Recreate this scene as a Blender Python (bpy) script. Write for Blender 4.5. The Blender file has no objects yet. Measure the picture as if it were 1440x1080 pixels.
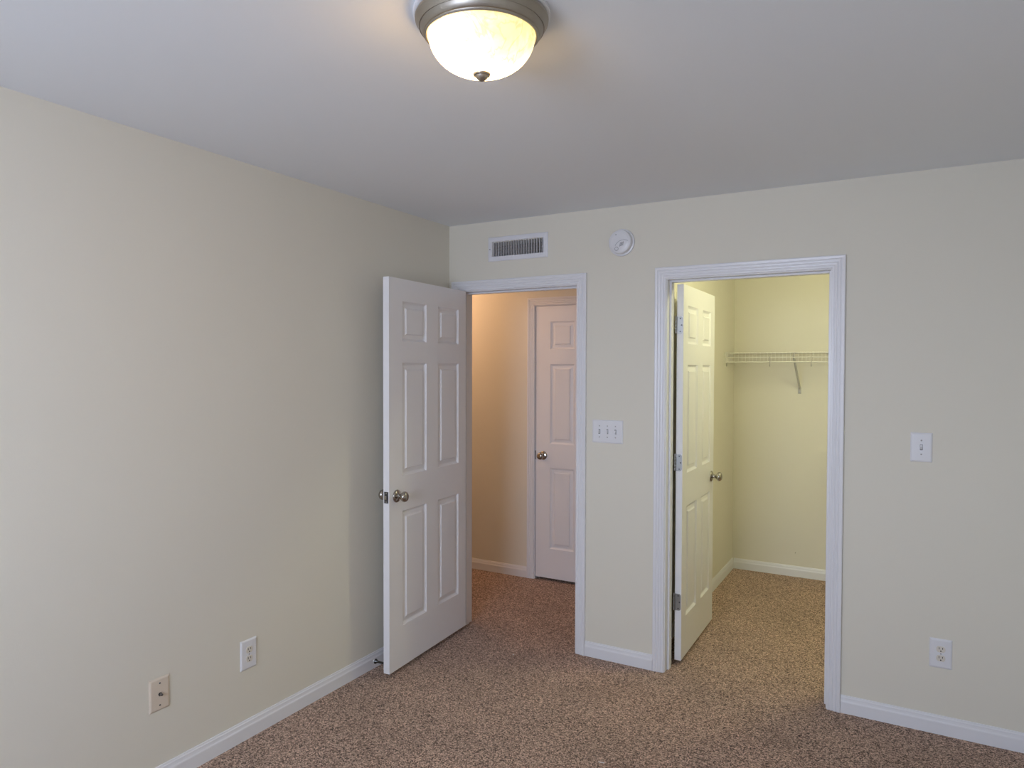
import bpy, bmesh, math, random
from mathutils import Vector, Matrix, Euler
random.seed(7)
SC = bpy.context.scene
COL = SC.collection
PI = math.pi

# ------------------------------------------------------------------ camera
H = 2.44
cam_d = bpy.data.cameras.new('camera')
cam = bpy.data.objects.new('camera', cam_d)
COL.objects.link(cam)
YAW, PITCH, ROLL = 0.5146, -0.0224, 0.0025
fw = Vector((-math.sin(YAW)*math.cos(PITCH), math.cos(YAW)*math.cos(PITCH), math.sin(PITCH)))
rt = Vector((math.cos(YAW), math.sin(YAW), 0)); up = rt.cross(fw)
c_, s_ = math.cos(ROLL), math.sin(ROLL)
r2 = rt*c_ + up*s_; u2 = up*c_ - rt*s_
M = Matrix((r2, u2, -fw)).transposed().to_4x4()
M.translation = Vector((2.4297, -3.5188, 1.5790))
cam.matrix_world = M
cam_d.sensor_width = 36.0
cam_d.lens = 980.43/1440*36.0
cam_d.clip_start = 0.02
SC.camera = cam

# ------------------------------------------------------------------ light and exposure
SC.view_settings.view_transform = 'Standard'
SC.view_settings.look = 'None'
SC.view_settings.exposure = 0.0
SC.view_settings.gamma = 1.0
SC.view_settings.use_curve_mapping = False

W = bpy.data.worlds.new('overcast_sky'); SC.world = W; W.use_nodes = True
nt = W.node_tree; nt.nodes.clear()
tc = nt.nodes.new('ShaderNodeTexCoord'); sep = nt.nodes.new('ShaderNodeSeparateXYZ')
rmp = nt.nodes.new('ShaderNodeValToRGB'); bg = nt.nodes.new('ShaderNodeBackground'); out = nt.nodes.new('ShaderNodeOutputWorld')
mr = nt.nodes.new('ShaderNodeMapRange'); mr.inputs['From Min'].default_value = -1; mr.inputs['From Max'].default_value = 1
nt.links.new(tc.outputs['Generated'], sep.inputs[0]); nt.links.new(sep.outputs['Z'], mr.inputs['Value'])
nt.links.new(mr.outputs[0], rmp.inputs[0]); nt.links.new(rmp.outputs[0], bg.inputs[0]); nt.links.new(bg.outputs[0], out.inputs[0])
e = rmp.color_ramp.elements
e[0].position = 0.0; e[0].color = (0.50, 0.57, 0.745, 1)
e[1].position = 1.0; e[1].color = (0.52, 0.64, 0.88, 1)
a = e.new(0.485); a.color = (0.72, 0.82, 1.06, 1)
a = e.new(0.515); a.color = (0.88, 1.01, 1.28, 1)
bg.inputs[1].default_value = 17.5

def lamp(name, kind, loc, energy, color, size=0.05, rot=(0, 0, 0), sy=None):
    d = bpy.data.lights.new(name, kind); d.energy = energy; d.color = color
    if kind == 'POINT': d.shadow_soft_size = size
    if kind == 'AREA':
        d.size = size
        if sy: d.shape = 'RECTANGLE'; d.size_y = sy
    o = bpy.data.objects.new(name, d); o.location = loc; o.rotation_euler = rot; COL.objects.link(o)
    return o

WIN = (0.75, 2.05, 1.00, 2.20)      # x0 x1 z0 z1 of the bedroom window in the wall behind the camera
YF = -4.85
pl = lamp('window_daylight_portal', 'AREA', ((WIN[0]+WIN[1])/2, YF-0.10, (WIN[2]+WIN[3])/2), 1.0, (1, 1, 1), WIN[1]-WIN[0], (PI/2, 0, 0), WIN[3]-WIN[2])
pl.data.cycles.is_portal = True
lamp('hall_ceiling_bulb', 'POINT', (-0.95, 0.62, 2.26), 12.5, (1.0, 0.59, 0.34), 0.09)
lamp('closet_ceiling_bulb', 'POINT', (2.35, 0.50, 2.36), 23.0, (1.0, 0.975, 0.60), 0.06)

# ------------------------------------------------------------------ materials
def mat(name, color, rough=0.5, metal=0.0, spec=0.5, bump=None, emis=None, coat=0.0):
    m = bpy.data.materials.new(name); m.use_nodes = True
    n = m.node_tree; b = n.nodes['Principled BSDF']
    b.inputs['Base Color'].default_value = (*color, 1)
    b.inputs['Roughness'].default_value = rough; b.inputs['Metallic'].default_value = metal
    b.inputs['Specular IOR Level'].default_value = spec
    if bump:
        sc, st, dist = bump
        t = n.nodes.new('ShaderNodeTexCoord'); no = n.nodes.new('ShaderNodeTexNoise'); bp = n.nodes.new('ShaderNodeBump')
        no.inputs['Scale'].default_value = sc; no.inputs['Detail'].default_value = 3
        bp.inputs['Strength'].default_value = st; bp.inputs['Distance'].default_value = dist
        n.links.new(t.outputs['Object'], no.inputs['Vector']); n.links.new(no.outputs['Fac'], bp.inputs['Height'])
        n.links.new(bp.outputs[0], b.inputs['Normal'])
    return m

M_WALL = mat('cream_wall_paint', (0.78, 0.745, 0.642), 0.75, 0, 0.25, (160, 0.12, 0.002))
M_CEIL = mat('white_ceiling_paint', (0.87, 0.90, 0.93), 0.9, 0, 0.1, (120, 0.12, 0.002))
M_TRIM = mat('white_trim_gloss', (0.82, 0.82, 0.84), 0.32, 0, 0.5)
M_DOOR = mat('white_door_gloss', (0.86, 0.855, 0.87), 0.30, 0, 0.5, (90, 0.05, 0.001))
M_NICKEL = mat('satin_nickel', (0.43, 0.405, 0.37), 0.17, 1.0)
M_STEEL = mat('zinc_hinge_steel', (0.36, 0.365, 0.375), 0.36, 1.0)
M_DARK = mat('dark_recess', (0.012, 0.011, 0.010), 0.8)
M_PLATE = mat('white_plastic_plate', (0.80, 0.80, 0.82), 0.30)
M_ALMOND = mat('almond_plastic_plate', (0.74, 0.64, 0.52), 0.35)
M_IVORY = mat('ivory_receptacle', (0.74, 0.695, 0.61), 0.35)
M_SCREW = mat('screw_metal', (0.45, 0.44, 0.43), 0.35, 1.0)
M_GREY = mat('grey_print', (0.10, 0.10, 0.11), 0.6)
M_VENT = mat('white_vent_enamel', (0.80, 0.80, 0.83), 0.4)
M_DAMP = mat('tan_damper_metal', (0.20, 0.12, 0.075), 0.5)
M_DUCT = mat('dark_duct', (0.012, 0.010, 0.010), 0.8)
M_WIRE = mat('white_vinyl_wire', (0.82, 0.80, 0.72), 0.35)
M_BRACE = mat('grey_shelf_brace', (0.50, 0.48, 0.43), 0.4)
M_RUBBER = mat('white_rubber', (0.80, 0.80, 0.80), 0.5)
M_IRON = mat('dark_stop_metal', (0.10, 0.10, 0.10), 0.3, 1.0)
M_FIXT = mat('brushed_pewter', (0.40, 0.365, 0.315), 0.42, 1.0)
M_PATCH = mat('plain_board', (0.5, 0.5, 0.5), 0.8)

def carpet():
    m = bpy.data.materials.new('brown_frieze_carpet'); m.use_nodes = True
    n = m.node_tree; L = n.links; b = n.nodes['Principled BSDF']
    t = n.nodes.new('ShaderNodeTexCoord')
    vor = n.nodes.new('ShaderNodeTexVoronoi'); vor.inputs['Scale'].default_value = 225; vor.inputs['Randomness'].default_value = 1
    no = n.nodes.new('ShaderNodeTexNoise'); no.inputs['Scale'].default_value = 300; no.inputs['Detail'].default_value = 3; no.inputs['Roughness'].default_value = 0.7
    big = n.nodes.new('ShaderNodeTexNoise'); big.inputs['Scale'].default_value = 3.0; big.inputs['Detail'].default_value = 3
    for q in (vor, no, big): L.new(t.outputs['Object'], q.inputs['Vector'])
    sp = n.nodes.new('ShaderNodeSeparateColor'); L.new(vor.outputs['Color'], sp.inputs[0])
    mx = n.nodes.new('ShaderNodeMath'); mx.operation = 'MULTIPLY_ADD'; mx.inputs[1].default_value = 0.45
    L.new(sp.outputs[0], mx.inputs[0])
    m2 = n.nodes.new('ShaderNodeMath'); m2.operation = 'MULTIPLY'; m2.inputs[1].default_value = 0.62
    L.new(no.outputs['Fac'], m2.inputs[0]); L.new(m2.outputs[0], mx.inputs[2])
    r = n.nodes.new('ShaderNodeValToRGB'); L.new(mx.outputs[0], r.inputs[0])
    e = r.color_ramp.elements
    e[0].position = 0.325; e[0].color = (0.040, 0.022, 0.015, 1)
    e[1].position = 0.76; e[1].color = (0.94, 0.69, 0.53, 1)
    k = e.new(0.44); k.color = (0.29, 0.180, 0.130, 1)
    k = e.new(0.60); k.color = (0.53, 0.355, 0.267, 1)
    mm = n.nodes.new('ShaderNodeMix'); mm.data_type = 'RGBA'; mm.blend_type = 'MULTIPLY'; mm.inputs['Factor'].default_value = 1
    r2 = n.nodes.new('ShaderNodeValToRGB'); L.new(big.outputs['Fac'], r2.inputs[0])
    r2.color_ramp.elements[0].position = 0.3; r2.color_ramp.elements[0].color = (0.88, 0.88, 0.88, 1)
    r2.color_ramp.elements[1].position = 0.7; r2.color_ramp.elements[1].color = (1.08, 1.08, 1.08, 1)
    L.new(r.outputs[0], mm.inputs['A']); L.new(r2.outputs[0], mm.inputs['B'])
    L.new(mm.outputs['Result'], b.inputs['Base Color'])
    bp = n.nodes.new('ShaderNodeBump'); bp.inputs['Strength'].default_value = 0.9; bp.inputs['Distance'].default_value = 0.006
    L.new(mx.outputs[0], bp.inputs['Height']); L.new(bp.outputs[0], b.inputs['Normal'])
    b.inputs['Roughness'].default_value = 0.95; b.inputs['Specular IOR Level'].default_value = 0.1
    b.inputs['Sheen Weight'].default_value = 0.15
    return m
M_CARPET = carpet()

def lamp_glass():
    m = bpy.data.materials.new('lit_alabaster_glass'); m.use_nodes = True
    n = m.node_tree; L = n.links; b = n.nodes['Principled BSDF']
    t = n.nodes.new('ShaderNodeTexCoord')
    # the bulbs sit off-centre, so the glass over them is white-hot and the far side stays amber
    ds = []
    for bulb in ((-0.058, -0.034, -0.108), (-0.024, 0.046, -0.108)):
        q = n.nodes.new('ShaderNodeVectorMath'); q.operation = 'DISTANCE'; q.inputs[1].default_value = bulb
        L.new(t.outputs['Object'], q.inputs[0]); ds.append(q)
    d = n.nodes.new('ShaderNodeMath'); d.operation = 'SMOOTH_MIN'; d.inputs[2].default_value = 0.03
    L.new(ds[0].outputs['Value'], d.inputs[0]); L.new(ds[1].outputs['Value'], d.inputs[1])
    no = n.nodes.new('ShaderNodeTexNoise'); no.inputs['Scale'].default_value = 14; no.inputs['Detail'].default_value = 4; no.inputs['Distortion'].default_value = 1.5
    L.new(t.outputs['Object'], no.inputs['Vector'])
    ad = n.nodes.new('ShaderNodeMath'); ad.operation = 'MULTIPLY_ADD'; ad.inputs[1].default_value = 0.10
    L.new(no.outputs['Fac'], ad.inputs[0]); L.new(d.outputs[0], ad.inputs[2])
    r = n.nodes.new('ShaderNodeValToRGB'); L.new(ad.outputs[0], r.inputs[0])
    e = r.color_ramp.elements
    e[0].position = 0.05; e[0].color = (50, 31, 12, 1)
    e[1].position = 0.27; e[1].color = (1.05, 0.72, 0.26, 1)
    k = e.new(0.11); k.color = (19, 12, 4.8, 1)
    k = e.new(0.165); k.color = (2.0, 1.6, 0.95, 1)
    k = e.new(0.205); k.color = (1.12, 0.97, 0.42, 1)
    # veins
    wv = n.nodes.new('ShaderNodeTexNoise'); wv.inputs['Scale'].default_value = 9; wv.inputs['Detail'].default_value = 5; wv.inputs['Distortion'].default_value = 2.5
    L.new(t.outputs['Object'], wv.inputs['Vector'])
    s = n.nodes.new('ShaderNodeMath'); s.operation = 'SUBTRACT'; s.inputs[1].default_value = 0.5; L.new(wv.outputs['Fac'], s.inputs[0])
    ab = n.nodes.new('ShaderNodeMath'); ab.operation = 'ABSOLUTE'; L.new(s.outputs[0], ab.inputs[0])
    rv = n.nodes.new('ShaderNodeValToRGB'); L.new(ab.outputs[0], rv.inputs[0])
    rv.color_ramp.elements[0].color = (0.80, 0.70, 0.55, 1); rv.color_ramp.elements[1].color = (1, 1, 1, 1); rv.color_ramp.elements[1].position = 0.035
    mm = n.nodes.new('ShaderNodeMix'); mm.data_type = 'RGBA'; mm.blend_type = 'MULTIPLY'; mm.inputs['Factor'].default_value = 1
    L.new(r.outputs[0], mm.inputs['A']); L.new(rv.outputs[0], mm.inputs['B'])
    b.inputs['Base Color'].default_value = (0.5, 0.45, 0.35, 1); b.inputs['Roughness'].default_value = 0.25
    L.new(mm.outputs['Result'], b.inputs['Emission Color']); b.inputs['Emission Strength'].default_value = 1.0
    return m
M_BOWL = lamp_glass()

def pane_mat():
    m = bpy.data.materials.new('window_glass'); m.use_nodes = True
    n = m.node_tree; n.nodes.clear()
    o = n.nodes.new('ShaderNodeOutputMaterial'); mx = n.nodes.new('ShaderNodeMixShader'); tr = n.nodes.new('ShaderNodeBsdfTransparent'); gl = n.nodes.new('ShaderNodeBsdfGlossy')
    mx.inputs[0].default_value = 0.06; gl.inputs['Roughness'].default_value = 0.02
    n.links.new(tr.outputs[0], mx.inputs[1]); n.links.new(gl.outputs[0], mx.inputs[2]); n.links.new(mx.outputs[0], o.inputs[0])
    return m
M_PANE = pane_mat()

# ------------------------------------------------------------------ mesh helpers
def obj(name, bm, m, parent=None, smooth=None, loc=None, recalc=True):
    if recalc: bmesh.ops.recalc_face_normals(bm, faces=bm.faces)
    me = bpy.data.meshes.new(name); bm.to_mesh(me); bm.free()
    for k in (m if isinstance(m, (list, tuple)) else [m]): me.materials.append(k)
    o = bpy.data.objects.new(name, me); COL.objects.link(o)
    if parent: o.parent = parent
    if loc: o.location = loc
    if smooth is not None:
        for p in me.polygons: p.use_smooth = True
        if smooth < 180: me.set_sharp_from_angle(angle=math.radians(smooth))
    return o
def tag(o, label=None, cat=None, group=None, kind=None):
    if label: o['label'] = label
    if cat: o['category'] = cat
    if group: o['group'] = group
    if kind: o['kind'] = kind
    return o
def empty(name, loc=(0, 0, 0), rot=(0, 0, 0)):
    o = bpy.data.objects.new(name, None); o.empty_display_size = 0.1; COL.objects.link(o); o.location = loc; o.rotation_euler = rot
    return o
def box(bm, x0, x1, y0, y1, z0, z1, bev=0, mi=0):
    r = bmesh.ops.create_cube(bm, size=1, matrix=Matrix.Translation(((x0+x1)/2, (y0+y1)/2, (z0+z1)/2)) @ Matrix.Diagonal((abs(x1-x0), abs(y1-y0), abs(z1-z0), 1)))
    vs = r['verts']
    fs = {f for v in vs for f in v.link_faces}
    for f in fs: f.material_index = mi
    if bev:
        es = list({ed for v in vs for ed in v.link_edges})
        bmesh.ops.bevel(bm, geom=es, offset=bev, segments=2, affect='EDGES', profile=0.5)
    return bm
def B(): return bmesh.new()
def quad(bm, pts, mi=0):
    f = bm.faces.new([bm.verts.new(p) for p in pts]); f.material_index = mi; return f
def strip(bm, rows, closed=False, mi=0):
    """rows: list of point loops with equal length; skins neighbours"""
    V = [[bm.verts.new(p) for p in r] for r in rows]
    for a, b in zip(V, V[1:]):
        n = len(a)
        for i in range(n if closed else n-1):
            f = bm.faces.new((a[i], a[(i+1) % n], b[(i+1) % n], b[i])); f.material_index = mi
    return V
def lathe(bm, prof, mat4=Matrix(), seg=32, mi=0):
    """prof (r, h) about local z"""
    rows = []
    for r, h in prof:
        if r < 1e-6: rows.append([bm.verts.new(mat4 @ Vector((0, 0, h)))])
        else: rows.append([bm.verts.new(mat4 @ Vector((r*math.cos(2*PI*i/seg), r*math.sin(2*PI*i/seg), h))) for i in range(seg)])
    for a, b in zip(rows, rows[1:]):
        for i in range(seg):
            j = (i+1) % seg
            vs = [a[i % len(a)], a[j % len(a)], b[j % len(b)], b[i % len(b)]]
            u = []
            for v in vs:
                if v not in u: u.append(v)
            if len(u) >= 3:
                f = bm.faces.new(u); f.material_index = mi
    return bm
def tube(bm, pts, r, seg=8, mi=0):
    pts = [Vector(p) for p in pts]; rows = []
    for i, p in enumerate(pts):
        d = (pts[min(i+1, len(pts)-1)] - pts[max(i-1, 0)]).normalized()
        a = d.orthogonal().normalized() if i == 0 else (rows_a - d*rows_a.dot(d)).normalized()
        rows_a = a; b = d.cross(a)
        rows.append([p + a*r*math.cos(2*PI*k/seg) + b*r*math.sin(2*PI*k/seg) for k in range(seg)])
    V = strip(bm, rows, True, mi)
    for end in (V[0], V[-1]):
        f = bm.faces.new(end); f.material_index = mi
    return bm
def axis(loc, d):
    """matrix taking local z to direction d at loc"""
    q = Vector((0, 0, 1)).rotation_difference(Vector(d).normalized())
    return Matrix.Translation(loc) @ q.to_matrix().to_4x4()
def rect_rings(bm, x0, x1, z0, z1, rings, fy, fill=True, mi=0):
    """nested rectangles in the xz plane. rings = (inset, depth); fy(depth) gives y"""
    rows = [[(x0+i, fy(d), z0+i), (x1-i, fy(d), z0+i), (x1-i, fy(d), z1-i), (x0+i, fy(d), z1-i)] for i, d in rings]
    V = strip(bm, rows, True, mi)
    if fill: f = bm.faces.new(V[-1]); f.material_index = mi
    return V
def wall_slab(name, u0, u1, z0, z1, t0, t1, along, holes, m):
    """wall with rectangular openings; along 'x' (thickness in y) or 'y' (thickness in x)"""
    bm = B()
    us = sorted({u0, u1, *[q for h in holes for q in h[:2]]}); zs = sorted({z0, z1, *[q for h in holes for q in h[2:]]})
    P = (lambda u, t, z: (u, t, z)) if along == 'x' else (lambda u, t, z: (t, u, z))
    solid = {}
    for i in range(len(us)-1):
        for j in range(len(zs)-1):
            cu, cz = (us[i]+us[i+1])/2, (zs[j]+zs[j+1])/2
            solid[i, j] = not any(h[0] < cu < h[1] and h[2] < cz < h[3] for h in holes)
    cache = {}
    def v(u, t, z):
        k = (round(u, 5), round(t, 5), round(z, 5))
        if k not in cache: cache[k] = bm.verts.new(P(u, t, z))
        return cache[k]
    for (i, j), s in solid.items():
        if not s: continue
        a, b, c, d = us[i], us[i+1], zs[j], zs[j+1]
        for t in (t0, t1): bm.faces.new((v(a, t, c), v(b, t, c), v(b, t, d), v(a, t, d)))
        if not solid.get((i-1, j)): bm.faces.new((v(a, t0, c), v(a, t1, c), v(a, t1, d), v(a, t0, d)))
        if not solid.get((i+1, j)): bm.faces.new((v(b, t0, c), v(b, t1, c), v(b, t1, d), v(b, t0, d)))
        if not solid.get((i, j-1)): bm.faces.new((v(a, t0, c), v(b, t0, c), v(b, t1, c), v(a, t1, c)))
        if not solid.get((i, j+1)): bm.faces.new((v(a, t0, d), v(b, t0, d), v(b, t1, d), v(a, t1, d)))
    return obj(name, bm, m)

# ------------------------------------------------------------------ setting
XR = 3.06            # bedroom right wall
HY = 1.10            # far wall of the hall
CX, CY = 1.245, 2.14 # closet left and back walls
D1 = (0.082, 0.852, 0.0, 2.045)     # rough openings
D2 = (1.352, 2.125, 0.0, 2.045)
D3 = (0.018, 0.744, 0.0, 2.050)
VENT = (0.309, 0.645, 2.231, 2.315)
def S(o, label, cat): return tag(o, label, cat, kind='structure')

S(obj('floor', box(B(), -2.4, XR+0.12, YF-0.12, CY+0.12, -0.06, 0), M_CARPET), 'brown speckled carpet running through bedroom, hallway and closet', 'carpet')
S(obj('ceiling', box(B(), -2.4, XR+0.12, YF-0.12, CY+0.12, H, H+0.08), M_CEIL), 'smooth white ceiling above the bedroom', 'ceiling')
S(wall_slab('wall_left', YF-0.12, 0.0, 0, H, -0.12, 0.0, 'y', [], M_WALL), 'cream wall holding the almond cable plate', 'wall')
S(wall_slab('wall_back', -2.4, XR, 0, H, 0.0, 0.12, 'x', [D1, D2, VENT], M_WALL), 'cream wall with the two doorways and the air vent', 'wall')
S(wall_slab('wall_right', YF-0.12, CY+0.12, 0, H, XR, XR+0.12, 'y', [], M_WALL), 'cream side wall opposite the open white door', 'wall')
S(wall_slab('wall_front', 0.0, XR, 0, H, YF-0.12, YF, 'x', [WIN], M_WALL), 'cream window wall facing the two doorways', 'wall')
S(wall_slab('wall_hall', -2.4, 1.125, 0, H, HY, HY+0.12, 'x', [D3], M_WALL), 'cream hallway wall seen through the first doorway', 'wall')
S(wall_slab('wall_closet_left', 0.12, CY, 0, H, 1.125, CX, 'y', [], M_WALL), 'cream closet side wall behind the open closet door', 'wall')
S(wall_slab('wall_closet_back', 1.125, XR, 0, H, CY, CY+0.12, 'x', [], M_WALL), 'cream closet wall under and above the wire shelf', 'wall')
S(wall_slab('wall_hall_end', 0.12, HY+0.12, 0, H, -2.4, -2.28, 'y', [], M_WALL), 'cream end wall of the hallway', 'wall')
S(obj('hall_door_light_block', box(B(), -0.05, 0.82, HY+0.13, HY+0.18, 0, H), M_DARK), 'added dark backing that blocks sky light behind the hallway door', 'wall')  # added unseen board, keeps sky light from leaking through the door gaps

# baseboards
BBP = [(0, 0.013), (0.050, 0.013), (0.054, 0.0122), (0.058, 0.010), (0.064, 0.0088), (0.071, 0.0082), (0.0735, 0.006), (0.080, 0.0045), (0.0805, 0.0)]
def baseboard(name, p0, p1, nrm, label):
    bm = B(); n = Vector(nrm)
    rows = []
    for p in (p0, p1):
        rows.append([(p[0]+n.x*t, p[1]+n.y*t, z) for z, t in BBP] + [(p[0], p[1], 0)])
    V = strip(bm, rows, True)
    for r in V: bm.faces.new(r)
    return S(obj(name, bm, M_TRIM), label, 'baseboard')
baseboard('baseboard_left', (0, YF), (0, -0.002), (1, 0, 0), 'white baseboard along the wall with the almond cable plate')
baseboard('baseboard_back', (0.9095, 0), (1.292, 0), (0, -1, 0), 'short white baseboard between the two doorways')
baseboard('baseboard_back_right', (2.186, 0), (XR, 0), (0, -1, 0), 'white baseboard under the single light switch')
baseboard('baseboard_right', (XR, YF), (XR, -0.014), (-1, 0, 0), 'white baseboard of the side wall')
baseboard('baseboard_hall', (-2.28, HY), (-0.045, HY), (0, -1, 0), 'white baseboard in the hallway beside the closed door')
baseboard('baseboard_closet_left', (CX, 0.12), (CX, CY), (1, 0, 0), 'white closet baseboard running behind the open closet door')
baseboard('baseboard_closet_back', (CX+0.013, CY), (XR, CY), (0, -1, 0), 'white closet baseboard below the wire shelf')

# door casings
CAS = [(0, 0), (0, 0.0085), (0.0022, 0.0105), (0.0085, 0.0108), (0.0105, 0.0088), (0.0125, 0.0088), (0.0145, 0.0115), (0.0215, 0.0125),
       (0.0240, 0.0105), (0.0260, 0.0105), (0.0285, 0.0138), (0.0360, 0.0148), (0.0385, 0.0125), (0.0405, 0.0125), (0.0430, 0.0158), (0.0530, 0.0170), (0.0570, 0.0150), (0.0570, 0)]
def casing(name, xl, xr, zt, y, sgn, label, depth, stop):
    """xl xr zt: inner edges of the casing; jamb boards stand 5 mm inside; sgn -1 = casing faces -y"""
    bm = B()
    rows = [[(xl-o, y+sgn*h, 0.0) for o, h in CAS], [(xl-o, y+sgn*h, zt+o) for o, h in CAS],
            [(xr+o, y+sgn*h, zt+o) for o, h in CAS], [(xr+o, y+sgn*h, 0.0) for o, h in CAS]]
    V = strip(bm, rows, True)
    bm.faces.new(V[0]); bm.faces.new(V[-1])
    o = S(obj(name, bm, M_TRIM), label, 'door casing')
    y1 = y - sgn*depth; ya, yb = min(y, y1), max(y, y1)
    g = 0.005; t = 0.0012; k = 0.006
    bm = B()   # jamb boards fill the gap up to the rough opening
    box(bm, xl-k, xl+g, ya-t, yb+t, 0, zt+k); box(bm, xr-g, xr+k, ya-t, yb+t, 0, zt+k); box(bm, xl+g, xr-g, ya-t, yb+t, zt-g, zt+k)
    obj('jamb', bm, M_TRIM, o)
    s0, s1 = stop; w = 0.011
    bm = B()
    box(bm, xl+g, xl+g+w, s0, s1, 0, zt-g, 0.002); box(bm, xr-g-w, xr-g, s0, s1, 0, zt-g, 0.002); box(bm, xl+g+w, xr-g-w, s0, s1, zt-g-w, zt-g, 0.002)
    obj('stop_strip', bm, M_TRIM, o)
    return o
trim1 = casing('trim_1', 0.082, 0.852, 2.042, 0.0, -1, 'white fluted casing around the hallway doorway', 0.12, (0.042, 0.076))
trim2 = casing('trim_2', 1.351, 2.128, 2.042, 0.0, -1, 'white fluted casing around the closet doorway', 0.12, (0.040, 0.078))
trim3 = casing('trim_3', 0.014, 0.748, 2.046, HY, -1, 'white casing around the closed hallway door', 0.12, (HY+0.048, HY+0.085))
obj('strike_plate', box(B(), 0.0183, 0.0198, HY-0.0018, HY+0.030, 0.90, 0.965), M_DARK, trim3)

# ------------------------------------------------------------------ doors
PAN_R = [(0, 0), (0.0025, 0.0040), (0.0075, 0.0085), (0.0110, 0.0108), (0.0150, 0.0112), (0.0310, 0.0080), (0.0325, 0.0074), (0.0375, 0.0018), (0.0390, 0.0010)]
def leaf_mesh(w, h, y0, y1, cols, rows):
    bm = B()
    xs = sorted({0, w, *[q for c in cols for q in c]}); zs = sorted({0, h, *[q for r in rows for q in r]})
    for yf, inn in ((y0, 1), (y1, -1)):
        for i in range(len(xs)-1):
            for j in range(len(zs)-1):
                a, b, c, d = xs[i], xs[i+1], zs[j], zs[j+1]
                if (a, b) in cols and (c, d) in rows:
                    rect_rings(bm, a, b, c, d, PAN_R, lambda q: yf+inn*q)
                else:
                    quad(bm, [(a, yf, c), (b, yf, c), (b, yf, d), (a, yf, d)])
    for a in (0, w): quad(bm, [(a, y0, 0), (a, y1, 0), (a, y1, h), (a, y0, h)])
    for c in (0, h): quad(bm, [(0, y0, c), (w, y0, c), (w, y1, c), (0, y1, c)])
    bmesh.ops.remove_doubles(bm, verts=bm.verts, dist=1e-5)
    return bm
ROWS = [(0.215, 0.812), (0.993, 1.577), (1.690, 1.895)]    # above the leaf's own bottom
KNOB = [(0.0, 0.0), (0.0325, 0.0), (0.0330, 0.0025), (0.0315, 0.006), (0.0255, 0.0095), (0.0165, 0.0115), (0.0125, 0.014), (0.0115, 0.020), (0.0118, 0.028),
        (0.0150, 0.033), (0.0215, 0.038), (0.0262, 0.045), (0.0270, 0.051), (0.0250, 0.058), (0.0195, 0.0635), (0.0110, 0.0665), (0.0, 0.0672)]
def knob(parent, x, y, z, sgn):
    m = axis((0, 0, 0), (0, sgn, 0))
    k = obj('door_knob', lathe(B(), KNOB[6:], m, 40), M_NICKEL, parent, 40, (x, y, z))
    obj('rosette', lathe(B(), [(q[0]*1.0, q[1]) for q in KNOB[:7]]+[(0.0, 0.0140)], m, 40), M_NICKEL, k, 40)
    return k
# hallway door, standing open against the left side
d1 = S(empty('door_1', (0.1340, -0.0220, 0.0285), (0, 0, math.radians(-87.0))), 'white six panel door standing open near the cable plate wall', 'door')
W1, H1, T1 = 0.760, 2.009, 0.036
obj('door_leaf', leaf_mesh(W1, H1, -T1, 0.0, [(0.084, 0.306), (0.422, 0.646)], ROWS), M_DOOR, d1)
knob(d1, W1-0.062, 0.0, 0.897, 1); knob(d1, W1-0.062, -T1, 0.897, -1)
bm = B(); box(bm, W1-0.0005, W1+0.0012, -T1/2-0.0125, -T1/2+0.0125, 0.868, 0.926, 0.0004)
lp = obj('latch_plate', bm, mat('dark_latch_steel', (0.13, 0.13, 0.14), 0.4, 1.0), d1)
bm = B(); V = []
box(bm, W1+0.0012, W1+0.0105, -T1/2-0.007, -T1/2+0.007, 0.887, 0.907, 0.002)
obj('latch_bolt', bm, M_NICKEL, lp)
bm = B()
for z in (0.875, 0.919): lathe(bm, [(0.0, W1+0.0022), (0.003, W1+0.0018), (0.0032, W1+0.001)], Matrix.Translation((0, -T1/2, z)) @ Matrix.Rotation(PI/2, 4, 'Y'), 12)
obj('latch_screws', bm, M_SCREW, lp)
# door stop fixed low on the back of the leaf, its rubber tip against the baseboard
ds = obj('door_stop', lathe(B(), [(0, 0), (0.016, 0.0), (0.0165, 0.003), (0.009, 0.008), (0.0058, 0.013), (0.0055, 0.048), (0.0075, 0.055), (0.0125, 0.062), (0.0130, 0.066), (0, 0.066)], axis((0, 0, 0), (0, -1, 0)), 20), M_IRON, d1, 40, (W1-0.018, -T1, 0.042))
obj('rubber_tip', lathe(B(), [(0, 0.0655), (0.0115, 0.0655), (0.0118, 0.070), (0.0095, 0.0745), (0.0, 0.0755)], axis((0, 0, 0), (0, -1, 0)), 20), M_RUBBER, ds, 40)

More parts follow.
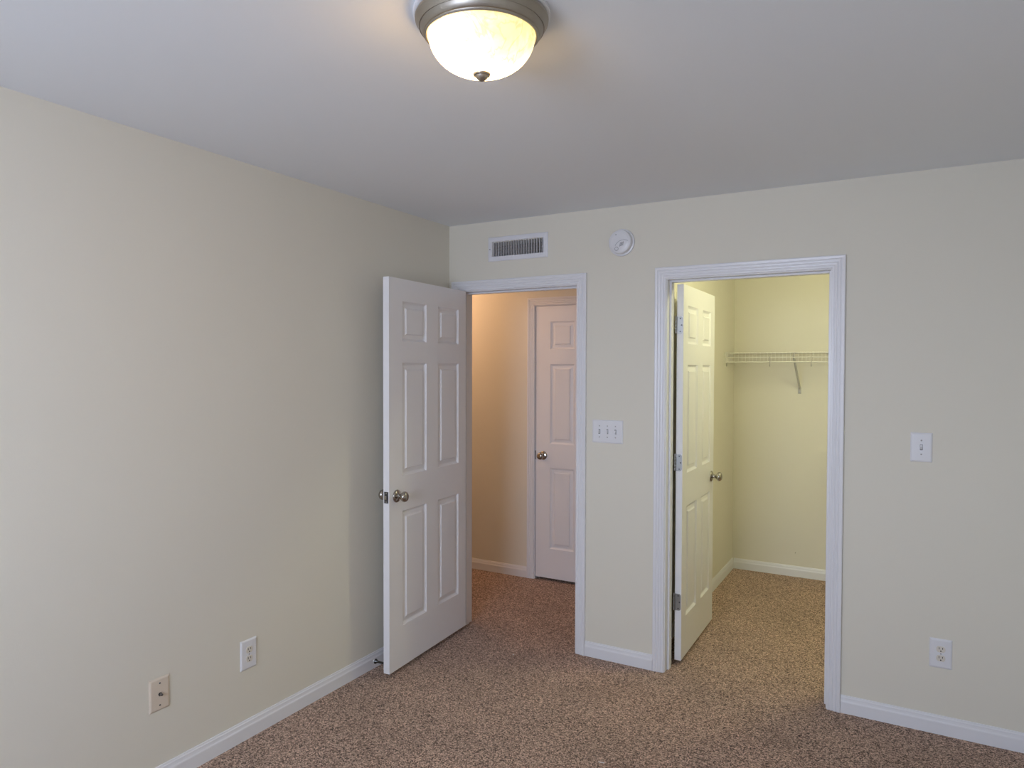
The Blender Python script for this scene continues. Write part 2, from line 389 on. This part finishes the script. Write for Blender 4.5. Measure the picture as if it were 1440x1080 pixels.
# closet door, folded back into the closet
d2 = S(empty('door_2', (1.4045, 0.1290, 0.0240), (0, 0, math.radians(90.55))), 'white six panel closet door opened into the closet on three hinges', 'door')
W2, H2, T2 = 0.712, 2.002, 0.0345
sx = W2/0.75
obj('door_leaf', leaf_mesh(W2, H2, 0.0, T2, [(0.098*sx, 0.325*sx), (0.442*sx, 0.650*sx)], ROWS), M_DOOR, d2)
knob(d2, W2-0.060, 0.0, 0.900, -1); knob(d2, W2-0.060, T2, 0.900, 1)
def hinge(parent, zc, lift=0.0):
    """butt hinge on the leaf's hinge edge: leaf plate on the door, knuckle barrel, leaf plate on the jamb"""
    e = empty('hinge'); e.parent = parent; e.location = (0, 0, zc)
    hh = 0.0445
    bm = B()     # rounded door plate lying on the edge (local x = 0 plane, y across the thickness)
    pts = [(T2-0.001, -hh), (0.014, -hh)]
    for k in range(7): a_ = -PI/2 - k*PI/12; pts.append((0.014+0.0105*math.cos(a_), -hh+0.0105+0.0105*math.sin(a_)))
    for k in range(7): a_ = PI - k*PI/12; pts.append((0.014+0.0105*math.cos(a_), hh-0.0105+0.0105*math.sin(a_)))
    pts += [(0.014, hh), (T2-0.001, hh)]
    strip_rows = [[(-0.0002, y, z) for y, z in pts], [(-0.0020, y, z) for y, z in pts]]
    V = strip(bm, strip_rows, True); bm.faces.new(V[0]); bm.faces.new(V[1])
    bmesh.ops.remove_doubles(bm, verts=bm.verts, dist=1e-5)
    obj('hinge_plate', bm, M_STEEL, e)
    for y, z in ((0.0165, 0.034), (0.0095, 0.0), (0.0165, -0.034)):
        bm = lathe(B(), [(0.0, 0.0012), (0.0032, 0.0010), (0.0040, 0.0003)], axis((-0.0020, y, z), (-1, 0, 0)), 14)
        obj('hinge_screw', bm, M_GREY, e, 40)
    bm = B()
    for i in range(5):
        z0 = -hh + i*2*hh/5
        lathe(bm, [(0, z0+0.0006), (0.0056, z0+0.0006), (0.0060, z0+0.0014), (0.0060, z0+2*hh/5-0.0014), (0.0056, z0+2*hh/5-0.0006), (0, z0+2*hh/5-0.0006)], Matrix.Translation((-0.0045, T2+0.0042, 0)), 16)
    lathe(bm, [(0, hh), (0.0052, hh), (0.0052, hh+0.0025), (0.002, hh+0.0045), (0, hh+0.0045)], Matrix.Translation((-0.0045, T2+0.0042, 0)), 14)
    obj('hinge_barrel', bm, M_STEEL, e, 40)
    return e
for zc in (1.786, 1.057, 0.312): hinge(d2, zc)

# closed hallway door
d3 = S(empty('door_3', (0.0225, HY+0.0035, 0.0200)), 'white six panel door closed in the hallway', 'door')
W3, H3, T3 = 0.7165, 2.0195, 0.036
obj('door_leaf', leaf_mesh(W3, H3, 0.0, T3, [(0.118, 0.313), (0.404, 0.599)], [(0.221, 0.823), (1.001, 1.590), (1.701, 1.905)]), M_DOOR, d3)
knob(d3, 0.062, 0.0, 0.912, -1)

# ------------------------------------------------------------------ window behind the camera
w1 = S(empty('window_1', ((WIN[0]+WIN[1])/2, YF, WIN[2])), 'white double hung window that lights the bedroom', 'window')
ww, wh = WIN[1]-WIN[0], WIN[3]-WIN[2]
bm = B()
for a_, b_ in ((-ww/2, -ww/2+0.045), (ww/2-0.045, ww/2)): box(bm, a_, b_, -0.11, 0.005, 0, wh)
box(bm, -ww/2+0.045, ww/2-0.045, -0.11, 0.005, wh-0.045, wh); box(bm, -ww/2+0.045, ww/2-0.045, -0.11, 0.005, 0, 0.045)
box(bm, -ww/2+0.045, ww/2-0.045, -0.08, -0.03, wh/2-0.02, wh/2+0.02)
obj('window_frame', bm, M_TRIM, w1)
for z0, z1 in ((0.045, wh/2-0.02), (wh/2+0.02, wh-0.045)):
    bm = B(); box(bm, -ww/2+0.045, ww/2-0.045, -0.058, -0.054, z0, z1); obj('window_pane', bm, M_PANE, w1)
bm = B(); box(bm, -ww/2-0.05, ww/2+0.05, 0.006, 0.05, -0.025, 0.0, 0.004); obj('window_sill', bm, M_TRIM, w1)

# ------------------------------------------------------------------ ceiling light
cl = tag(empty('ceiling_light', (1.5197, -2.0625, H)), 'round flush ceiling light with pewter rim and lit marbled glass bowl', 'ceiling light')
base = [(0.0, -0.0004), (0.1655, -0.0004), (0.1665, -0.0025), (0.1660, -0.0080), (0.1630, -0.0105), (0.1590, -0.0110), (0.0, -0.0110)]
obj('base_pan', lathe(B(), base, seg=96), M_PLATE, cl, 35)
rim = [(0.0, -0.0125), (0.1560, -0.0125), (0.1605, -0.0135), (0.1622, -0.0165), (0.1618, -0.0205), (0.1600, -0.0225), (0.1590, -0.0235), (0.1530, -0.0365), (0.1520, -0.0378), (0.1500, -0.0374), (0.1490, -0.0390), (0.1475, -0.0430), (0.1420, -0.0520), (0.1405, -0.0530),
       (0.1390, -0.0533), (0.1375, -0.0562), (0.1355, -0.0580), (0.1325, -0.0575), (0.1308, -0.0540), (0.1305, -0.0400), (0.0, -0.0400)]
obj('rim', lathe(B(), rim, seg=96), M_FIXT, cl, 35)
bowl = []
for k in range(25):
    t = k/24*PI/2
    bowl.append((0.1298*math.cos(t)**0.92 if k < 24 else 0.0, -0.053 - 0.092*math.sin(t)))
obj('glass_bowl', lathe(B(), bowl, seg=96), M_BOWL, cl, 180)
fin = [(0.0, -0.1425), (0.0205, -0.1425), (0.0215, -0.1450), (0.0200, -0.1480), (0.0160, -0.1495), (0.0150, -0.1515), (0.0125, -0.1555), (0.0070, -0.1600), (0.0030, -0.1618), (0.0, -0.1620)]
obj('finial', lathe(B(), fin, seg=32), M_FIXT, cl, 35)

# ------------------------------------------------------------------ vent
vn = tag(empty('air_vent', (0.475, 0.0, 2.2755)), 'white rectangular air vent above the hallway doorway', 'vent')
vx, vz = 0.196, 0.0705; ix, iz = 0.168, 0.042
bm = B()
rect_rings(bm, -vx, vx, -vz, vz, [(0, 0), (0, 0.0025), (0.003, 0.0055), (0.010, 0.0070), (0.0255, 0.0080), (0.0275, 0.0065), (0.0282, 0.0), (0.0282, -0.004)], lambda d: -d, fill=False)
obj('frame', bm, M_VENT, vn)
bm = B()
nf = 20
for k in range(nf):
    x = -ix + (k+0.5)*2*ix/nf
    box(bm, x-0.0010, x+0.0010, -0.0058, 0.0130, -iz, iz)
obj('louver_blades', bm, M_VENT, vn)
bm = B()
for k in range(4):
    z = -iz + 0.010 + k*0.0165
    quad(bm, [(-ix+0.001, 0.052, z-0.004), (ix-0.001, 0.052, z-0.004), (ix-0.001, 0.062, z+0.0035), (-ix+0.001, 0.062, z+0.0035)])
dm = obj('damper_blades', bm, M_DAMP, vn)
mo = dm.modifiers.new('thickness', 'SOLIDIFY'); mo.thickness = 0.001
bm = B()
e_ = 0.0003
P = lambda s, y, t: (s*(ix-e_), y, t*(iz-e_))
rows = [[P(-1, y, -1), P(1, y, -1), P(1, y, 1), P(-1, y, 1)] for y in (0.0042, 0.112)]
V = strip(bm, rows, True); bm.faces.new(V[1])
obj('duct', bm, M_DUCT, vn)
for x, m_ in ((-0.183, M_SCREW), (0.183, M_VENT)):
    obj('screw', lathe(B(), [(0.0, 0.0025), (0.0025, 0.002), (0.0036, 0.0)], axis((x, -0.0074, 0), (0, -1, 0)), 14), m_, vn, 40)
obj('damper_lever', box(B(), 0.1605, 0.1650, -0.010, 0.022, -0.014, -0.004, 0.001), M_VENT, vn)

# ------------------------------------------------------------------ smoke detector
sd = tag(empty('smoke_detector', (1.108, 0.0, 2.2465)), 'round white smoke detector on the wall between vent and closet doorway', 'smoke detector')
AX = axis((0, 0, 0), (0, -1, 0))
obj('base_plate', lathe(B(), [(0, 0.0005), (0.0715, 0.0005), (0.0720, 0.003), (0.0705, 0.0075), (0.066, 0.009), (0.0, 0.009)], AX, 64), M_PLATE, sd, 35)
body = obj('detector_body', lathe(B(), [(0.0, 0.009), (0.0600, 0.009), (0.0605, 0.0125), (0.0625, 0.0135), (0.0625, 0.030), (0.0605, 0.036), (0.0550, 0.040), (0.0400, 0.0425), (0.0200, 0.0435), (0.0, 0.0437)], AX, 64), M_PLATE, sd, 35)
def fy(x, z):
    r = math.hypot(x, z); return -(0.0437 - 0.0012*(r/0.04)**2 if r < 0.04 else 0.0425-0.0025*((r-0.04)/0.015))
bm = B()    # curved groove across the lower right
pts = []
for k in range(17):
    a_ = math.radians(62 + k*5.6); x = 0.030+0.052*math.cos(a_)-0.006; z = -0.045+0.052*math.sin(a_)
    if math.hypot(x, z) < 0.056: pts.append((x, fy(x, z)-0.0002, z))
tube(bm, pts, 0.0011, 6); obj('cover_seam', bm, mat('seam_grey', (0.36, 0.37, 0.40), 0.6), sd)
bm = B()
for i in range(4):
    for j in range(4):
        x = 0.004+0.0055*i+0.001*j; z = -0.024+0.0052*j+0.0015*i
        tube(bm, [(x, fy(x, z)+0.001, z), (x, fy(x, z)-0.0010, z)], 0.0019, 8)
obj('sounder_grille', bm, M_GREY, sd)
bm = B(); tube(bm, [(-0.014+0.0095*math.cos(t*PI/12), fy(-0.014, -0.036)-0.0006, -0.037+0.0095*math.sin(t*PI/12)) for t in range(25)], 0.0009, 6)
obj('test_button_ring', bm, mat('ring_grey', (0.22, 0.22, 0.24), 0.5), sd)
obj('test_button', lathe(B(), [(0.0, 0.0447), (0.0075, 0.0445), (0.0085, 0.0420)], axis((-0.014, 0, -0.037), (0, -1, 0)), 24), M_PLATE, sd, 40)
obj('indicator_light', lathe(B(), [(0.0, 0.0440), (0.0022, 0.0437), (0.0026, 0.0410)], axis((-0.018, 0, 0.037), (0, -1, 0)), 12), M_GREY, sd, 40)

# ------------------------------------------------------------------ wall plates
def wall_frame(e):      # local: x across, z up, -y out of the wall
    return e
def plate_mesh(w, h, t=0.0062):
    bm = B()
    rect_rings(bm, -w/2, w/2, -h/2, h/2, [(0, 0.0004), (0.0, 0.0020), (0.0012, 0.0034), (0.0035, 0.0050), (0.0065, t), (0.0085, t+0.0002)], lambda d: -d)
    bm.faces.new([bm.verts.new((x, -0.0004, z)) for x, z in ((-w/2, -h/2), (w/2, -h/2), (w/2, h/2), (-w/2, h/2))])
    bmesh.ops.remove_doubles(bm, verts=bm.verts, dist=1e-6)
    return bm
def screw(parent, x, z, y=-0.0062, m=None):
    s = obj('screw', lathe(B(), [(0.0, 0.0013), (0.0022, 0.0011), (0.0034, 0.0002), (0.0034, -0.0004)], axis((0, 0, 0), (0, -1, 0)), 16), m or M_SCREW, parent, 40, (x, y, z))
    return s
def toggle(parent, x, up_):
    t = empty('toggle_switch'); t.parent = parent; t.location = (x, -0.0063, 0)
    bm = B(); box(bm, -0.0052, 0.0052, -0.0004, 0.0004, -0.0122, 0.0122); obj('toggle_slot', bm, M_GREY, t)
    bm = B()
    s = 1 if up_ else -1
    rows = [[(sx_*0.0044, 0.0, -0.0095), (sx_*0.0044, 0.0, 0.0095), (sx_*0.0036, -0.0135, s*0.0075+0.0042), (sx_*0.0036, -0.0135, s*0.0075-0.0042)] for sx_ in (-1, 1)]
    V = strip(bm, rows, True); bm.faces.new(V[0]); bm.faces.new(V[1])
    bmesh.ops.bevel(bm, geom=list(bm.edges), offset=0.0008, segments=2, affect='EDGES')
    obj('toggle_lever', bm, M_PLATE, t)
sp = tag(empty('switch_plate', (1.0335, 0.0, 1.2395)), 'white three switch light plate between the two doorways', 'light switch')
obj('plate', plate_mesh(0.175, 0.124), M_PLATE, sp)
for x, u_ in ((-0.046, True), (0.0, False), (0.046, False)):
    toggle(sp, x, u_); screw(sp, x, 0.0302); screw(sp, x, -0.0302)
s1 = tag(empty('switch_plate', (2.491, 0.0, 1.2395)), 'white single switch light plate beside the closet doorway, above an outlet', 'light switch')
obj('plate', plate_mesh(0.083, 0.127), M_PLATE, s1)
toggle(s1, 0.0, True); screw(s1, 0, 0.0302); screw(s1, 0, -0.0302)

def outlet(loc, rz, label):
    o = tag(empty('power_outlet', loc, (0, 0, rz)), label, 'outlet', None)
    obj('plate', plate_mesh(0.084, 0.127), M_PLATE, o)
    for z in (0.0195, -0.0195):
        bm = B(); pts = []
        for k in range(40):
            a_ = 2*PI*k/40; x = 0.0170*math.cos(a_); q = 0.0170*math.sin(a_)
            pts.append((x, max(-0.0135, min(0.0135, q))))
        V = strip(bm, [[(x, 0.0, q) for x, q in pts], [(x, -0.0018, q) for x, q in pts], [(x*0.95, -0.0024, q*0.95) for x, q in pts]], True)
        bm.faces.new(V[-1])
        r = obj('receptacle', bm, M_IVORY, o, None, (0, -0.0060, z))
        bm = B()
        box(bm, -0.0076, -0.0052, -0.0027, -0.0020, -0.0005, 0.0085); box(bm, 0.0052, 0.0076, -0.0027, -0.0020, 0.0005, 0.0080)
        lathe(bm, [(0.0, 0.0027), (0.0028, 0.0027), (0.0028, 0.0020)], axis((0, 0, -0.0075), (0, -1, 0)), 16)
        obj('slots', bm, M_DARK, r)
    screw(o, 0, 0.0)
    return o
outlet((2.5755, 0.0, 0.3505), 0, 'white duplex outlet low on the wall under the single light switch')
outlet((0.0, -1.504, 0.3585), PI/2, 'white duplex outlet near the open door, right of the cable plate')
cx = tag(empty('cable_plate', (0.0, -1.9125, 0.3530), (0, 0, PI/2)), 'almond coaxial cable wall plate low on the cream wall', 'cable plate')
obj('plate', plate_mesh(0.082, 0.124), M_ALMOND, cx)
screw(cx, 0, 0.0415, m=M_GREY); screw(cx, 0, -0.0415, m=M_GREY)
hx = [(0.0072*math.cos(k*PI/3), 0.0072*math.sin(k*PI/3)) for k in range(6)]
bm = B(); V = strip(bm, [[(x, -0.0055, z) for x, z in hx], [(x, -0.0105, z) for x, z in hx]], True); bm.faces.new(V[1])
cn = obj('connector', bm, M_IRON, cx)
obj('connector_barrel', lathe(B(), [(0.0048, 0.0100), (0.0048, 0.0190), (0.0036, 0.0192), (0.0034, 0.0150), (0.0, 0.0150)], AX, 20), M_STEEL, cn, 40)

# ------------------------------------------------------------------ closet wire shelf
SY0, SY1, SZ = 1.838, 2.132, 1.697
SX0, SX1 = CX+0.012, XR-0.006
ws = tag(empty('wire_shelf', (CX, CY, SZ)), 'white ventilated wire shelf with hanging lip on the closet wall', 'shelf')
def L3(x, y, z): return (x-CX, y-CY, z-SZ)
bm = B()
n = int((SX1-SX0)/0.0130)
for k in range(n+1):
    x = SX0 + 0.004 + k*0.0130
    if k % 2: tube(bm, [L3(x, SY1, SZ+0.004), L3(x, SY0-0.003, SZ+0.004)], 0.0016, 5)
    else: tube(bm, [L3(x, SY1, SZ+0.004), L3(x, SY0-0.003, SZ+0.004), L3(x, SY0-0.004, SZ-0.002), L3(x, SY0-0.004, SZ-0.066)], 0.0015, 5)
obj('deck_wires', bm, M_WIRE, ws, 60)
bm = B()
for y, z in ((SY1, SZ), (SY0+0.19, SZ), (SY0+0.10, SZ)): tube(bm, [L3(SX0, y, z), L3(SX1, y, z)], 0.0028, 8)
obj('support_rods', bm, M_WIRE, ws, 60)
bm = B()
for y, z, q in ((SY0, SZ, 0.0034), (SY0-0.001, SZ-0.033, 0.0028), (SY0, SZ-0.067, 0.0040)): tube(bm, [L3(SX0, y, z), L3(SX1, y, z)], q, 8)
obj('front_rails', bm, M_WIRE, ws, 60)
for xb in (1.728, 2.62):      # diagonal braces down to the wall
    bm = B(); a_ = Vector(L3(xb-0.004, SY0+0.004, SZ-0.030)); b_ = Vector(L3(xb+0.002, CY-0.006, 1.436))
    tube(bm, [L3(xb-0.004, SY0, SZ), a_, b_, L3(xb+0.002, CY-0.0035, 1.428)], 0.0085, 8)
    box(bm, xb+0.002-0.011-CX, xb+0.002+0.011-CX, -0.0035, -0.0006, 1.392-SZ, 1.440-SZ, 0.001); br = obj('brace', bm, M_BRACE, ws, 60)
    obj('brace_screw', lathe(B(), [(0, 0.004), (0.0045, 0.003), (0.0055, 0.0)], axis(L3(xb+0.002, CY-0.008, 1.405), (0, -1, 0)), 12), M_SCREW, br, 40)
for xh in (1.563, 1.842, 2.25, 2.75):      # hooks that hang from the lip
    bm = B()
    tube(bm, [L3(xh, SY0-0.009, SZ-0.028), L3(xh+0.001, SY0-0.010, SZ-0.068), L3(xh, SY0-0.009, SZ-0.082), L3(xh-0.001, SY0-0.002, SZ-0.094), L3(xh-0.001, SY0+0.006, SZ-0.098)], 0.0026, 6)
    obj('hang_hook', bm, M_BRACE, ws, 60)
bm = B()       # end bracket on the closet side wall
box(bm, 0.0006, 0.011, SY0-0.028-CY, SY0+0.215-CY, -0.074, 0.008, 0.002)
obj('end_bracket', bm, M_WIRE, ws)
bm = B(); tube(bm, [L3(CX+0.008, SY0+0.003, SZ-0.070), L3(CX+0.0065, SY0+0.012, SZ-0.098)], 0.004, 8)
obj('bracket_pin', bm, M_BRACE, ws, 60)
for k in range(4):
    x = 1.40 + k*0.42
    bm = B(); box(bm, x-0.006-CX, x+0.006-CX, -0.015, -0.0006, -0.010, 0.012, 0.002); obj('wall_clip', bm, M_WIRE, ws)

# ------------------------------------------------------------------ tiny things
tag(obj('nail', lathe(B(), [(0, 0.004), (0.0028, 0.0035), (0.0032, 0.002), (0.0012, 0.0015), (0.0012, -0.004)], axis((1.7126, CY, 0.1800), (0, -1, 0)), 10), M_DARK, None, 40), 'small dark nail low in the closet wall above its baseboard', 'nail')
bm = B(); bmesh.ops.create_icosphere(bm, subdivisions=2, radius=0.0045)
for v in bm.verts: v.co = v.co*(1+0.35*(random.random()-0.5)); v.co.z *= 0.6
tag(obj('lint', bm, M_RUBBER, None, 60, (0.5652, -0.1978, 0.0020)), 'tiny white speck of lint lying on the brown carpet', 'lint')
bm = B(); tube(bm, [(-0.0125, -0.0020, 0.0018), (-0.0045, -0.0020, 0.003), (0.0035, -0.0010, 0.003), (0.0110, 0.0040, 0.0018)], 0.0014, 6)
tag(obj('lint', bm, M_RUBBER, None, 60, (1.3882, -0.9401, 0.0)), 'short white thread of lint on the carpet in front of the closet doorway', 'lint')
